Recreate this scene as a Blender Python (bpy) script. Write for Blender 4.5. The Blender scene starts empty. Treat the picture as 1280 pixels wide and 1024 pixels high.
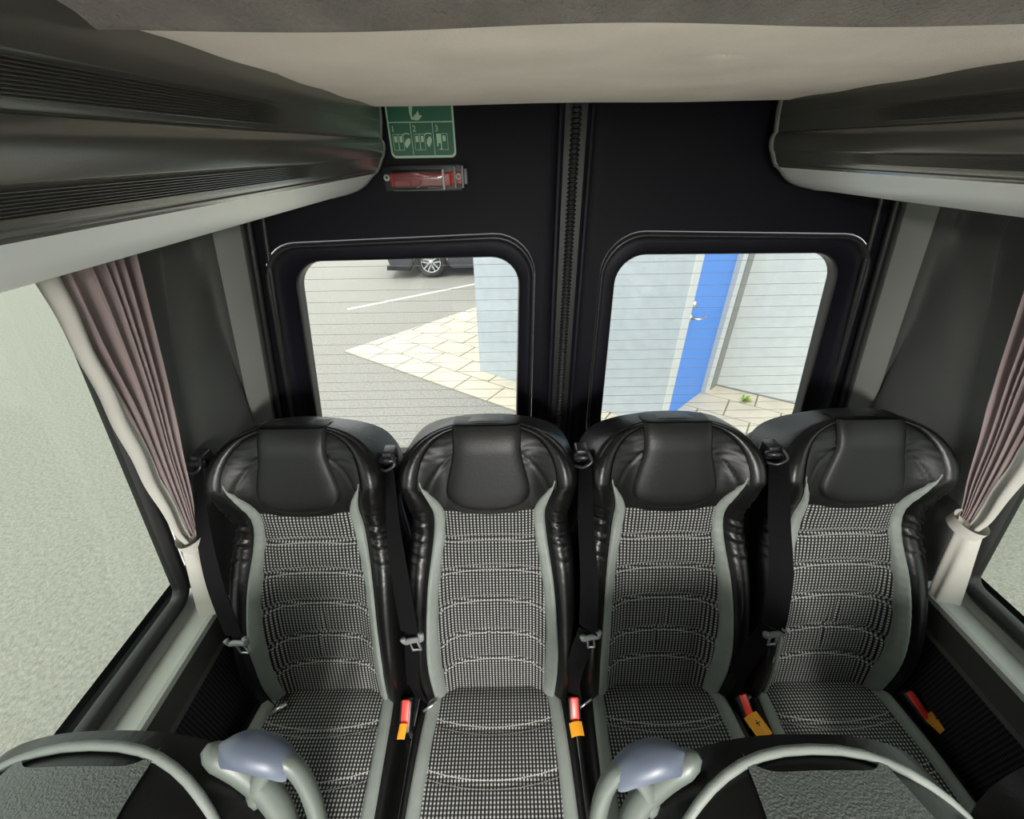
import bpy, bmesh, math, random
from mathutils import Vector, Matrix
random.seed(4)
PI = math.pi
SC = bpy.context.scene
C = SC.collection

# ------------------------------------------------------------------ camera, world, exposure
FPX, PITCH, ROLL = 508.35, 0.571, -0.0163
CAM = Vector((-0.1601, -1.1547, 1.7786))
Fv = Vector((0, math.cos(PITCH), -math.sin(PITCH)))
Rv = Vector((1, 0, 0))
Uv = Rv.cross(Fv)
R2 = Rv*math.cos(ROLL) + Uv*math.sin(ROLL)
U2 = -Rv*math.sin(ROLL) + Uv*math.cos(ROLL)
cd = bpy.data.cameras.new('camera'); cam = bpy.data.objects.new('camera', cd); C.objects.link(cam)
cd.sensor_fit = 'HORIZONTAL'; cd.sensor_width = 36; cd.lens = 36*FPX/1280; cd.clip_start = 0.01
cam.matrix_world = Matrix(((R2.x, U2.x, -Fv.x, CAM.x), (R2.y, U2.y, -Fv.y, CAM.y), (R2.z, U2.z, -Fv.z, CAM.z), (0, 0, 0, 1)))
SC.camera = cam
SC.view_settings.view_transform = 'Standard'; SC.view_settings.look = 'None'
SC.view_settings.gamma = 1; SC.view_settings.exposure = 0.0; SC.view_settings.use_curve_mapping = False
w = bpy.data.worlds.new('overcast_sky'); SC.world = w; w.use_nodes = True
bg = w.node_tree.nodes['Background']; bg.inputs[0].default_value = (0.93, 0.97, 1.0, 1); bg.inputs[1].default_value = 4.6
def area(name, loc, sx, sy, power, col=(1, .97, .92), rot=(0, 0, 0)):
    l = bpy.data.lights.new(name, 'AREA'); l.shape = 'RECTANGLE'; l.size = sx; l.size_y = sy; l.energy = power; l.color = col
    o = bpy.data.objects.new(name, l); C.objects.link(o); o.location = loc; o.rotation_euler = rot
    return o
# two fill lights added over the aisle, out of view, to brighten the cabin
area('added_fill_light', (0, -2.45, 1.835), .16, .9, 115)
area('added_fill_light', (0, -3.6, 1.835), .16, .9, 115)
sl = bpy.data.lights.new('hazy_sun', 'SUN'); sl.energy = 2.2; sl.angle = math.radians(25); sl.color = (1, .95, .85)
so = bpy.data.objects.new('hazy_sun', sl); C.objects.link(so)
so.rotation_euler = Vector((.25, .45, -1)).to_track_quat('-Z', 'Y').to_euler()

# ------------------------------------------------------------------ materials
def mat(name, col, rough=.5, metal=0, bump=None, spec=.5, noise=None, coat=0):
    """bump=(kind, scale, strength, dist); noise=(scale, amount) tone variation"""
    m = bpy.data.materials.new(name); m.use_nodes = True
    nt = m.node_tree; b = nt.nodes['Principled BSDF']
    b.inputs['Base Color'].default_value = (*col, 1); b.inputs['Roughness'].default_value = rough
    b.inputs['Metallic'].default_value = metal; b.inputs['Specular IOR Level'].default_value = spec
    if coat: b.inputs['Coat Weight'].default_value = coat; b.inputs['Coat Roughness'].default_value = .15
    tc = nt.nodes.new('ShaderNodeTexCoord')
    if noise:
        n = nt.nodes.new('ShaderNodeTexNoise'); n.inputs['Scale'].default_value = noise[0]; n.inputs['Detail'].default_value = 5
        nt.links.new(tc.outputs['Object'], n.inputs['Vector'])
        r = nt.nodes.new('ShaderNodeMapRange'); r.inputs['From Min'].default_value = .3; r.inputs['From Max'].default_value = .7
        r.inputs['To Min'].default_value = 1-noise[1]; r.inputs['To Max'].default_value = 1+noise[1]
        nt.links.new(n.outputs['Fac'], r.inputs['Value'])
        v = nt.nodes.new('ShaderNodeVectorMath'); v.operation = 'SCALE'; v.inputs[0].default_value = col
        nt.links.new(r.outputs[0], v.inputs['Scale']); nt.links.new(v.outputs[0], b.inputs['Base Color'])
    if bump:
        k, s, st, di = bump
        if k == 'noise':
            t = nt.nodes.new('ShaderNodeTexNoise'); t.inputs['Scale'].default_value = s; t.inputs['Detail'].default_value = 4; out = t.outputs['Fac']
        else:
            t = nt.nodes.new('ShaderNodeTexVoronoi'); t.inputs['Scale'].default_value = s; out = t.outputs['Distance']
        nt.links.new(tc.outputs['Object'], t.inputs['Vector'])
        bp = nt.nodes.new('ShaderNodeBump'); bp.inputs['Strength'].default_value = st; bp.inputs['Distance'].default_value = di
        nt.links.new(out, bp.inputs['Height']); nt.links.new(bp.outputs[0], b.inputs['Normal'])
    return m

def math_n(nt, op, a, b=None, c=None):
    n = nt.nodes.new('ShaderNodeMath'); n.operation = op
    for i, x in enumerate((a, b, c)):
        if x is None: continue
        if isinstance(x, (int, float)): n.inputs[i].default_value = x
        else: nt.links.new(x, n.inputs[i])
    return n.outputs[0]

def weave_material(name, dark, light, pu, pv, fu, fv, stitch=None):
    """woven cloth: light dashes on a dark ground in the cloth's own UV (metres); stitch reads UV 'quilt'"""
    m = mat(name, dark, .9, spec=.2); nt = m.node_tree; b = nt.nodes['Principled BSDF']
    uv = nt.nodes.new('ShaderNodeUVMap'); uv.uv_map = 'UVMap'
    sp = nt.nodes.new('ShaderNodeSeparateXYZ'); nt.links.new(uv.outputs[0], sp.inputs[0])
    U = math_n(nt, 'FRACT', math_n(nt, 'MULTIPLY', sp.outputs[0], 1/pu))
    V = math_n(nt, 'FRACT', math_n(nt, 'MULTIPLY', sp.outputs[1], 1/pv))
    du = math_n(nt, 'ABSOLUTE', math_n(nt, 'SUBTRACT', U, .5)); dv = math_n(nt, 'ABSOLUTE', math_n(nt, 'SUBTRACT', V, .5))
    dot = math_n(nt, 'MULTIPLY', math_n(nt, 'LESS_THAN', du, fu/2), math_n(nt, 'LESS_THAN', dv, fv/2))
    bar = math_n(nt, 'MULTIPLY', math_n(nt, 'LESS_THAN', du, fu/2), .16)
    f = math_n(nt, 'MAXIMUM', dot, bar)
    if stitch:
        q = nt.nodes.new('ShaderNodeUVMap'); q.uv_map = 'quilt'
        qs = nt.nodes.new('ShaderNodeSeparateXYZ'); nt.links.new(q.outputs[0], qs.inputs[0])
        # distance to nearest seam was stored by the mesh (metres) in quilt.y
        d = qs.outputs[1]
        l1 = math_n(nt, 'LESS_THAN', math_n(nt, 'ABSOLUTE', math_n(nt, 'SUBTRACT', d, stitch)), .0011)
        das = math_n(nt, 'LESS_THAN', math_n(nt, 'FRACT', math_n(nt, 'MULTIPLY', sp.outputs[0], 1/.006)), .75)
        f = math_n(nt, 'MAXIMUM', f, math_n(nt, 'MULTIPLY', math_n(nt, 'MULTIPLY', l1, das), .85))
    mx = nt.nodes.new('ShaderNodeMix'); mx.data_type = 'RGBA'
    mx.inputs[6].default_value = (*dark, 1); mx.inputs[7].default_value = (*light, 1)
    nt.links.new(f, mx.inputs[0]); nt.links.new(mx.outputs[2], b.inputs['Base Color'])
    bp = nt.nodes.new('ShaderNodeBump'); bp.inputs['Strength'].default_value = .5; bp.inputs['Distance'].default_value = .001
    nt.links.new(f, bp.inputs['Height']); nt.links.new(bp.outputs[0], b.inputs['Normal'])
    return m

def glass_material(name, tint, gloss=.06):
    m = bpy.data.materials.new(name); m.use_nodes = True; nt = m.node_tree; nt.nodes.clear()
    o = nt.nodes.new('ShaderNodeOutputMaterial'); t = nt.nodes.new('ShaderNodeBsdfTransparent'); t.inputs[0].default_value = (*tint, 1)
    g = nt.nodes.new('ShaderNodeBsdfGlossy'); g.inputs['Roughness'].default_value = .02; g.inputs[0].default_value = (.8, .85, .85, 1)
    mx = nt.nodes.new('ShaderNodeMixShader'); mx.inputs[0].default_value = gloss
    nt.links.new(t.outputs[0], mx.inputs[1]); nt.links.new(g.outputs[0], mx.inputs[2]); nt.links.new(mx.outputs[0], o.inputs[0])
    return m

M = dict(
    leather=mat('black_leather', (.005, .005, .005), .43, bump=('noise', 160, .22, .0015), spec=.28),
    leather_soft=mat('wrinkled_black_leather', (.004, .004, .004), .33, bump=('noise', 90, .3, .002), spec=.3),
    pebble=mat('pebbled_leather', (.085, .097, .088), .45, bump=('noise', 300, 1, .0035), spec=.6),
    shell=mat('seat_shell_plastic', (.045, .05, .06), .5, bump=('noise', 500, .2, .001)),
    shellcloth=mat('black_felt', (.010, .010, .0105), .9, bump=('noise', 500, .6, .002), noise=(60, .25)),
    sage=mat('sage_grey_leather', (.172, .19, .174), .6, bump=('noise', 260, .25, .002), noise=(20, .08)),
    sageplastic=mat('sage_grey_plastic', (.095, .110, .098), .42, bump=('noise', 400, .15, .001)),
    bluegrey=mat('blue_grey_plastic', (.075, .09, .125), .42),
    insert=weave_material('woven_seat_cloth', (.009, .009, .010), (.31, .31, .295), .0088, .0082, .48, .50, .0085),
    door=mat('black_door_plastic', (.0055, .0055, .009), .55, spec=.14, bump=('noise', 420, .35, .0012)),
    doorframe=mat('black_window_frame_plastic', (.008, .008, .013), .5, spec=.2, bump=('noise', 420, .2, .001)),
    rubber=mat('black_rubber', (.012, .012, .012), .45),
    bead=mat('satin_black_bead', (.022, .022, .022), .34),
    wall=mat('dark_grey_wall_trim', (.050, .052, .048), .7, bump=('noise', 380, .4, .0015), noise=(8, .08)),
    pillar=mat('lit_pillar_trim', (.15, .155, .14), .62, bump=('noise', 380, .35, .0012)),
    sill=mat('pale_grey_sill_plastic', (.40, .415, .39), .5, bump=('noise', 300, .2, .001)),
    panel=mat('dark_grey_panel', (.060, .060, .055), .6, bump=('noise', 300, .3, .001)),
    ceiling=mat('beige_grey_ceiling_fleece', (.84, .77, .69), 1, bump=('noise', 420, .8, .003), spec=.1, noise=(6, .08)),
    ceiling_shaded=mat('shaded_ceiling_fleece', (.22, .205, .19), 1, bump=('noise', 300, 1, .004), spec=.1, noise=(14, .2)),
    locker=mat('graphite_metallic_locker', (.15, .15, .135), .25, .5, bump=('noise', 900, .2, .0006), coat=.5),
    lockergroove=mat('graphite_ribbing', (.155, .155, .14), .25, .5, coat=.5),
    silver=mat('pale_silver_locker_trim', (.72, .75, .73), .38, .1),
    lip=mat('grey_locker_lip', (.40, .41, .40), .4),
    mauve=mat('mauve_curtain_cloth', (.29, .225, .225), .85, bump=('noise', 500, .3, .001)),
    lining=mat('cream_curtain_lining', (.50, .48, .44), .6, bump=('noise', 200, .3, .001)),
    webbing=mat('black_webbing', (.0035, .0035, .004), .75, spec=.1, bump=('noise', 700, .4, .001)),
    greyplastic=mat('grey_plastic', (.16, .17, .17), .4),
    blackplastic=mat('black_plastic', (.012, .012, .013), .35),
    chrome=mat('steel', (.55, .56, .58), .28, .9),
    red=mat('red_plastic', (.85, .05, .035), .35),
    yellow=mat('yellow_tag_plastic', (.80, .34, .015), .5),
    black=mat('black_print', (.01, .01, .01), .7),
    green=mat('green_sign_print', (.010, .105, .055), .4),
    signwhite=mat('pale_green_print', (.42, .60, .44), .5),
    clear=glass_material('clear_plastic_cover', (.75, .72, .75), .07),
    belt_red=mat('dull_red_plastic', (.36, .035, .035), .35),
    glass_rear=glass_material('rear_window_glass', (.62, .63, .60), .03),
    glass_side=glass_material('tinted_side_glass', (.44, .475, .415), .05),
    glass_clear=glass_material('windscreen_glass', (.9, .93, .9), .04),
    wire=mat('heating_wire', (.22, .21, .19), .6),
    floor=mat('pale_bounce_floor', (.55, .54, .51), .7, bump=('noise', 300, .4, .002)),  # unseen floor, made pale to bounce lamp light up to the ceiling
    asphalt=mat('pale_asphalt', (.25, .24, .215), .95, bump=('noise', 60, .8, .02), noise=(40, .22)),
    paver=mat('cream_concrete_paver', (.47, .43, .345), .9, bump=('noise', 90, .4, .004), noise=(5, .08)),
    joint=mat('sandy_joint', (.25, .22, .17), 1),
    paint=mat('white_road_paint', (.52, .52, .48), .8, noise=(60, .15)),
    render_=mat('pale_blue_grey_wall_render', (.38, .425, .455), .9, bump=('noise', 60, .5, .006), noise=(9, .06)),
    rendergrey=mat('pale_grey_wall_render', (.52, .55, .54), .9, bump=('noise', 60, .5, .006), noise=(9, .05)),
    whiteframe=mat('white_painted_frame', (.52, .54, .53), .5),
    bluedoor=mat('blue_painted_door', (.06, .22, .66), .4),
    gutter=mat('grey_corner_profile', (.20, .21, .20), .6),
    weed=mat('fresh_green_leaf', (.22, .34, .05), .6),
    carpaint=mat('dark_grey_car_paint', (.05, .055, .07), .25, .4, coat=1),
    carglass=mat('dark_car_glass', (.01, .012, .014), .08),
    tyre=mat('tyre_rubber', (.02, .02, .02), .8),
    alloy=mat('alloy_wheel_metal', (.55, .56, .58), .3, .7),
    lamp=mat('headlight_lens', (.7, .72, .75), .15),
)
em = bpy.data.materials.new('fill_lamp_diffuser'); em.use_nodes = True  # glowing face of the added fill lamps
em.node_tree.nodes['Principled BSDF'].inputs['Emission Color'].default_value = (1, .97, .92, 1)
em.node_tree.nodes['Principled BSDF'].inputs['Emission Strength'].default_value = 3
M['diffuser'] = em
# perforated speaker cloth of the lower side panels
M['mesh'] = weave_material('perforated_side_panel', (.012, .012, .013), (.045, .045, .05), .009, .009, .5, .55)

# ------------------------------------------------------------------ object helpers
def tag(o, label=None, cat=None, group=None, kind=None):
    if label: o['label'] = label
    if cat: o['category'] = cat
    if group: o['group'] = group
    if kind: o['kind'] = kind
    return o
def thing(name, label, cat, loc=(0, 0, 0), rz=0, group=None):
    o = bpy.data.objects.new(name, None); C.objects.link(o); o.location = loc; o.rotation_euler = (0, 0, rz)
    o.empty_display_size = .05
    return tag(o, label, cat, group)
def link(name, me, m, parent=None, smooth=True):
    o = bpy.data.objects.new(name, me); C.objects.link(o)
    if m is not None: me.materials.append(M[m] if isinstance(m, str) else m)
    if smooth:
        for p in me.polygons: p.use_smooth = True
    if parent is not None:
        o.parent = parent
    return o
def pyd(name, V, F, m, parent=None, smooth=True):
    me = bpy.data.meshes.new(name); me.from_pydata([tuple(v) for v in V], [], F); me.update()
    return link(name, me, m, parent, smooth)
def copy_tree(o, parent=None):
    c = o.copy(); C.objects.link(c)
    if parent is not None: c.parent = parent
    for ch in list(o.children): copy_tree(ch, c)
    return c
def crom(tab, x):
    """Catmull-Rom through (x, y) table"""
    if x <= tab[0][0]: return tab[0][1]
    if x >= tab[-1][0]: return tab[-1][1]
    for i in range(len(tab)-1):
        if x <= tab[i+1][0]: break
    x0, y0 = tab[i]; x1, y1 = tab[i+1]
    xm, ym = tab[i-1] if i > 0 else (2*x0-x1, y0)
    xp, yp = tab[i+2] if i+2 < len(tab) else (2*x1-x0, y1)
    h = x1-x0; t = (x-x0)/h
    m0 = (y1-ym)/(x1-xm)*h; m1 = (yp-y0)/(xp-x0)*h
    return (2*t**3-3*t*t+1)*y0 + (t**3-2*t*t+t)*m0 + (-2*t**3+3*t*t)*y1 + (t**3-t*t)*m1
def ss(x): x = max(0, min(1, x)); return x*x*(3-2*x)
def lerp(a, b, t): return a+(b-a)*t
def grid_faces(nu, nv, close=False):
    F = []
    for j in range(nv-1):
        for i in range(nu if close else nu-1):
            k = (i+1) % nu
            F.append((j*nu+i, j*nu+k, (j+1)*nu+k, (j+1)*nu+i))
    return F
def grid(name, fn, nu, nv, m, parent=None, uvs=None, close=False, flip=False):
    V = [fn(i/(nu-1 if not close else nu), j/(nv-1)) for j in range(nv) for i in range(nu)]
    F = grid_faces(nu, nv, close)
    if flip: F = [f[::-1] for f in F]
    o = pyd(name, V, F, m, parent)
    if uvs:
        me = o.data
        for lname, f in uvs.items():
            l = me.uv_layers.new(name=lname)
            vals = [f(i/(nu-1), j/(nv-1)) for j in range(nv) for i in range(nu)]
            for lo in me.loops: l.data[lo.index].uv = vals[lo.vertex_index]
    return o
def tube(name, pts, r, m, parent=None, n=10, cap=True, radii=None, flat=None):
    """swept tube through points; flat=(normal scale) squashes it"""
    pts = [Vector(p) for p in pts]; V = []; up = None
    for i, p in enumerate(pts):
        d = (pts[min(i+1, len(pts)-1)]-pts[max(i-1, 0)]).normalized()
        if up is None:
            up = Vector((0, 0, 1)) if abs(d.z) < .9 else Vector((0, 1, 0))
        a = d.cross(up).normalized(); b = a.cross(d).normalized(); up = b
        rr = radii[i] if radii else r
        for k in range(n):
            t = 2*PI*k/n
            V.append(p + a*math.cos(t)*rr + b*math.sin(t)*rr*(flat or 1))
    F = grid_faces(n, len(pts), True)
    if cap: F += [tuple(range(n))[::-1], tuple((len(pts)-1)*n+k for k in range(n))]
    return pyd(name, V, F, m, parent)
def smooth_path(pts, n):
    out = []
    tab = [[(i, p[k]) for i, p in enumerate(pts)] for k in range(3)]
    for j in range(n+1):
        x = j*(len(pts)-1)/n
        out.append(Vector([crom(tab[k], x) for k in range(3)]))
    return out
def box(name, lo, hi, m, parent=None, bev=0.0, rot=None, segs=2):
    bm = bmesh.new(); bmesh.ops.create_cube(bm, size=1)
    lo, hi = Vector(lo), Vector(hi); c = (lo+hi)/2; s = hi-lo
    for v in bm.verts: v.co = Vector((v.co.x*s.x, v.co.y*s.y, v.co.z*s.z))
    if bev: bmesh.ops.bevel(bm, geom=list(bm.edges), offset=bev, segments=segs, affect='EDGES', profile=.6)
    for v in bm.verts:
        co = v.co
        if rot is not None: co = rot @ co
        v.co = co + c
    me = bpy.data.meshes.new(name); bm.to_mesh(me); bm.free()
    return link(name, me, m, parent, bev > 0)
def prism(name, pts, d0, d1, axes, m, parent=None, bev=0):
    """extrude a 2D outline; axes maps (a,b,depth)->Vector"""
    bm = bmesh.new()
    vs = [bm.verts.new(axes(a, b, d0)) for a, b in pts]
    f = bm.faces.new(vs)
    r = bmesh.ops.extrude_face_region(bm, geom=[f])
    for v, (a, b) in zip([g for g in r['geom'] if isinstance(g, bmesh.types.BMVert)], pts): pass
    off = Vector(axes(0, 0, d1))-Vector(axes(0, 0, d0))
    for g in r['geom']:
        if isinstance(g, bmesh.types.BMVert): g.co += off
    bmesh.ops.recalc_face_normals(bm, faces=bm.faces)
    if bev: bmesh.ops.bevel(bm, geom=list(bm.edges), offset=bev, segments=2, affect='EDGES')
    me = bpy.data.meshes.new(name); bm.to_mesh(me); bm.free()
    return link(name, me, m, parent, False)
def join_boxes(name, boxes, m, parent=None):
    V = []; F = []
    for lo, hi in boxes:
        b = len(V)
        for x in (lo[0], hi[0]):
            for y in (lo[1], hi[1]):
                for z in (lo[2], hi[2]): V.append((x, y, z))
        F += [tuple(b+i for i in f) for f in ((0, 1, 3, 2), (4, 6, 7, 5), (0, 4, 5, 1), (2, 3, 7, 6), (0, 2, 6, 4), (1, 5, 7, 3))]
    return pyd(name, V, F, m, parent, False)

# ------------------------------------------------------------------ outside: ground, paving, building, car
GZ = -.60
def poly(name, pts, m, parent=None): return pyd(name, pts, [tuple(range(len(pts)))], m, parent, False)
g = poly('ground', [(-90, -90, GZ), (90, -90, GZ), (90, 90, GZ), (-90, 90, GZ)], 'asphalt'); tag(g, kind='structure')
K = Vector((-2.508, 4.12)); dA = Vector((.828, -.561)); nA = Vector((.561, .828)); dK = Vector((.70, .713))
reg = [K, K+dA*6.0, K+dA*6.0+nA*4, K+dK*4.6+dA*3.0, K+dK*4.6]
pav = poly('pavement', [(p.x, p.y, GZ+.004) for p in reg], 'joint'); tag(pav, kind='structure')
def clip(poly_, reg_):
    out = list(poly_)
    for i in range(len(reg_)):
        a, b = reg_[i], reg_[(i+1) % len(reg_)]; e = b-a; inp = out; out = []
        side = lambda p: e.x*(p.y-a.y)-e.y*(p.x-a.x)
        for j in range(len(inp)):
            p, q = inp[j], inp[(j+1) % len(inp)]; sp, sq = side(p), side(q)
            if sp >= 0: out.append(p)
            if (sp >= 0) != (sq >= 0): out.append(p+(q-p)*(sp/(sp-sq)))
        if not out: return []
    return out
SW, SD, GAP = .50, .36, .014
cnt = 0
for j in range(0, 12):
    for i in range(-5, 18):
        o0 = K+dA*(SW*(i+.5*(j % 2)))+nA*(SD*j)
        mid = o0+dA*SW/2+nA*SD/2
        # skip what lies under the building
        A = Vector((-.555, 3.442)); Bc = Vector((1.289, 2.135)); D = Vector((2.204, 2.987))
        sA = (mid-A).dot(Vector((.579, .815))); sx = (mid-Bc).dot(Vector((.815, -.579)))
        sl = (mid-A).dot(Vector((.815, -.579)))
        if sA > .3 and sl > .3 and sx < -.3: continue
        if (mid-D).dot(Vector((.546, .838))) > .3 and sl > 0: continue
        q = [o0+dA*GAP/2+nA*GAP/2, o0+dA*(SW-GAP/2)+nA*GAP/2, o0+dA*(SW-GAP/2)+nA*(SD-GAP/2), o0+dA*GAP/2+nA*(SD-GAP/2)]
        q = clip(q, reg)
        if len(q) < 3 or cnt > 290: continue
        h = .014+random.uniform(-.002, .002)
        V = [(p.x, p.y, GZ+.004) for p in q]; c0 = sum(q, Vector((0, 0)))/len(q)
        V += [(p.x, p.y, GZ+.004+h-.003) for p in q]+[(p.x+(c0.x-p.x)*.02, p.y+(c0.y-p.y)*.02, GZ+.004+h) for p in q]
        n = len(q); F = [(a, (a+1) % n, n+(a+1) % n, n+a) for a in range(n)]+[(n+a, n+(a+1) % n, 2*n+(a+1) % n, 2*n+a) for a in range(n)]+[tuple(range(2*n, 3*n))]
        pyd('paving_slab', V, F, 'paver', pav, False); cnt += 1
# white road line
l0, l1 = Vector((-3.036, 5.892)), Vector((-.4, 7.69)); dn = (l1-l0).normalized(); nn = Vector((-dn.y, dn.x))*.045
rl = box('road_line', (0, 0, 0), ((l1-l0).length, .09, .005), 'paint')
rl.location = (l0.x, l0.y, GZ+.001); rl.rotation_euler = (0, 0, math.atan2(dn.y, dn.x))
tag(rl, 'thin white painted line on the asphalt behind the left rear window', 'road marking')

# building
bl = thing('building', 'pale rendered building with a blue door, seen through both rear windows', 'building', (-.555, 3.442, GZ))
def wall_seg(name, p, q, z0, z1, m, thick=.2, parent=bl, proud=0, bev=0):
    """vertical slab from p to q (xy), outer face on the line, body on its left side"""
    p = Vector(p); q = Vector(q); L = (q-p).length; a = math.atan2((q-p).y, (q-p).x)
    o = box(name, (0, -proud, 0), (L, thick, z1-z0), m, parent, bev)
    o.location = Vector((p.x, p.y, z0))-bl.location; o.rotation_euler = (0, 0, a)
    return o
A = Vector((-.555, 3.442)); Bc = Vector((1.289, 2.135)); D = Vector((2.204, 2.987)); E_ = D+Vector((.838, -.546))*4
TOP = GZ+3.4
wall_seg('wall', A, Bc, GZ+.02, TOP, 'render_', .25)
wall_seg('wall', A+Vector((.56, .83))*4.0, A, GZ+.02, TOP, 'render_', .25)
uB = (D-Bc).normalized(); LB = (D-Bc).length
wall_seg('corner_trim', Bc-uB*.0, Bc+uB*.13, GZ+.02, TOP, 'whiteframe', .2, proud=.012)
wall_seg('plinth', A-Vector((0, 0)), Bc, GZ, GZ+.02, 'gutter', .2, proud=-.01)
dr = wall_seg('door', Bc+uB*.13, Bc+uB*(LB-.27), GZ+.05, GZ+2.2, 'bluedoor', .06, proud=-.03)
wall_seg('threshold', Bc+uB*.13, Bc+uB*(LB-.27), GZ+.002, GZ+.05, 'bluedoor', .06, proud=-.028)
wall_seg('door_frame', Bc+uB*(LB-.27), Bc+uB*(LB-.14), GZ+.0, TOP, 'whiteframe', .2, proud=.02)
wall_seg('door_frame', Bc+uB*.13, Bc+uB*(LB-.27), GZ+2.2, TOP, 'whiteframe', .2, proud=.01)
wall_seg('corner_profile', Bc+uB*(LB-.14), D+uB*.02, GZ, TOP, 'gutter', .2, proud=.03)
wall_seg('wall', D, E_, GZ+.02, TOP, 'rendergrey', .25)
wall_seg('plinth', D, E_, GZ, GZ+.035, 'gutter', .2, proud=.008)
# door furniture: escutcheon plate, cylinder, lever
tube('door_handle', [(.07, .02, 1.05), (.07, -.045, 1.05), (.09, -.06, 1.05), (.20, -.055, 1.045)], .011, 'chrome', dr)
tube('keyhole_plate', [(.07, .031, 1.17), (.07, -.005, 1.17)], .034, 'chrome', dr, 14)
tube('handle_rose', [(.07, .031, 1.05), (.07, .005, 1.05)], .03, 'chrome', dr, 14)
# weeds at the wall foot
def weed(x, y, label, n=9, s=.08):
    V = []; F = []
    for k in range(n):
        a = random.uniform(0, 2*PI); L = s*random.uniform(.6, 1.3); e = random.uniform(.3, 1.2)
        d = Vector((math.cos(a)*math.cos(e), math.sin(a)*math.cos(e), math.sin(e)))*L; sd = Vector((-math.sin(a), math.cos(a), 0))*L*.16
        b = len(V); o = Vector((0, 0, 0))
        V += [o, o+d*.5+sd+Vector((0, 0, .01)), o+d-Vector((0, 0, .01)), o+d*.5-sd+Vector((0, 0, .01))]; F.append((b, b+1, b+2, b+3))
    w_ = pyd('weed', V, F, 'weed', None, False); w_.location = (x, y, GZ+.016); tag(w_, label, 'weed')
weed(2.44, 2.90, 'small green weed at the foot of the wall beside the blue door', 12, .07)
weed(2.72, 2.74, 'green weed at the wall foot, farther right from the blue door', 12, .06)
weed(2.36, 2.62, 'green weed growing in a paving joint away from the wall', 10, .09)

# car
car = thing('car', 'dark grey parked car with five-spoke alloy wheels beyond the building corner', 'car', (-1.86, 7.95, GZ), math.radians(4))
def car_prof(x, w_):
    return
# side profile (x along car, front is -x) lofted across y with tuck-in
top = [(-.92, .46), (-.90, .60), (-.78, .72), (-.3, .84), (.35, .95), (.95, 1.34), (1.5, 1.44), (2.3, 1.42), (3.0, 1.12), (3.45, 1.05), (3.52, .7), (3.5, .35)]
bot = [(-.88, .22), (3.45, .25)]
def arch(cx, r=.37):
    return [(cx+r*math.cos(a), .33+r*math.sin(a)) for a in [PI-0.28-k*(PI-0.56)/12 for k in range(13)]]
outline = top[:]+[(3.45, .24), (3.1, .2)]+arch(2.72)[::-1]+[(2.3, .19), (.42, .19)]+arch(0)[::-1]+[(-.45, .2), (-.86, .24)]
belt = [(-.92, .46), (-.90, .60), (-.78, .72), (-.3, .84), (.35, .93), (1.5, .95), (2.6, .96), (3.45, .98), (3.52, .7), (3.5, .35)]
outline_low = belt+outline[len(top):]
prism('body', outline_low, -.0, 1.78, lambda a, b, d: Vector((a, d, b)), 'carpaint', car, .03)
cab = [(.30, .93), (.95, 1.33), (1.5, 1.43), (2.3, 1.41), (3.1, .97)]
prism('cabin', cab, .16, 1.62, lambda a, b, d: Vector((a, d, b)), 'carglass', car, .03)
prism('roof', [(.9, 1.32), (1.5, 1.45), (2.3, 1.43), (2.62, 1.27), (2.2, 1.39), (1.5, 1.41)], .17, 1.61, lambda a, b, d: Vector((a, d, b)), 'carpaint', car, 0)
prism('headlight', [(-.905, .58), (-.62, .62), (-.5, .70), (-.76, .70)], -.012, .3, lambda a, b, d: Vector((a, d, b)), 'lamp', car, .004)
prism('bumper_lip', [(-.95, .2), (-.45, .17), (-.45, .25), (-.93, .3)], -.012, 1.79, lambda a, b, d: Vector((a, d, b)), 'blackplastic', car, .004)
for cx_, cy_, sgn in ((0, .02, -1), (2.72, .02, -1), (0, 1.76, 1), (2.72, 1.76, 1)):
    V = []; prof = [(.20, .0), (.215, -.03), (.30, -.035), (.325, -.01), (.33, .08), (.325, .17), (.30, .2), (.2, .2)]
    n = 36
    for r_, d_ in prof:
        for k in range(n): V.append((cx_+r_*math.cos(2*PI*k/n), cy_-sgn*(-d_), .33+r_*math.sin(2*PI*k/n)) if sgn < 0 else (cx_+r_*math.cos(2*PI*k/n), cy_-d_, .33+r_*math.sin(2*PI*k/n)))
    if sgn < 0: V = [(x, cy_+(y-cy_)*1, z) for x, y, z in [(v[0], cy_+prof[i//n][1], v[2]) for i, v in enumerate(V)]]
    wh = pyd('wheel', V, grid_faces(n, len(prof), True), 'tyre', car)
    yy = cy_-.012 if sgn < 0 else cy_-.0
    for k in range(5):
        a = 2*PI*k/5+.3; d = Vector((math.cos(a), 0, math.sin(a))); s = Vector((-math.sin(a), 0, math.cos(a))); c0 = Vector((cx_, yy, .33))
        for off in (-.035, .035):
            P = [c0+s*(off*.5-.012), c0+s*(off*.5+.012), c0+d*.215+s*(off*1.5+.014), c0+d*.215+s*(off*1.5-.014)]
            V = P+[p+Vector((0, .03, 0)) for p in P]
            pyd('spoke', V, [(0, 1, 2, 3), (7, 6, 5, 4), (0, 4, 5, 1), (1, 5, 6, 2), (2, 6, 7, 3), (3, 7, 4, 0)], 'alloy', wh, False)
    tube('rim', [(cx_+.208*math.cos(2*PI*k/36), yy, .33+.208*math.sin(2*PI*k/36)) for k in range(37)], .012, 'alloy', wh, 6)
    tube('hub', [(cx_, yy-.01, .33), (cx_, yy+.05, .33)], .045, 'alloy', wh, 12)

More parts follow.
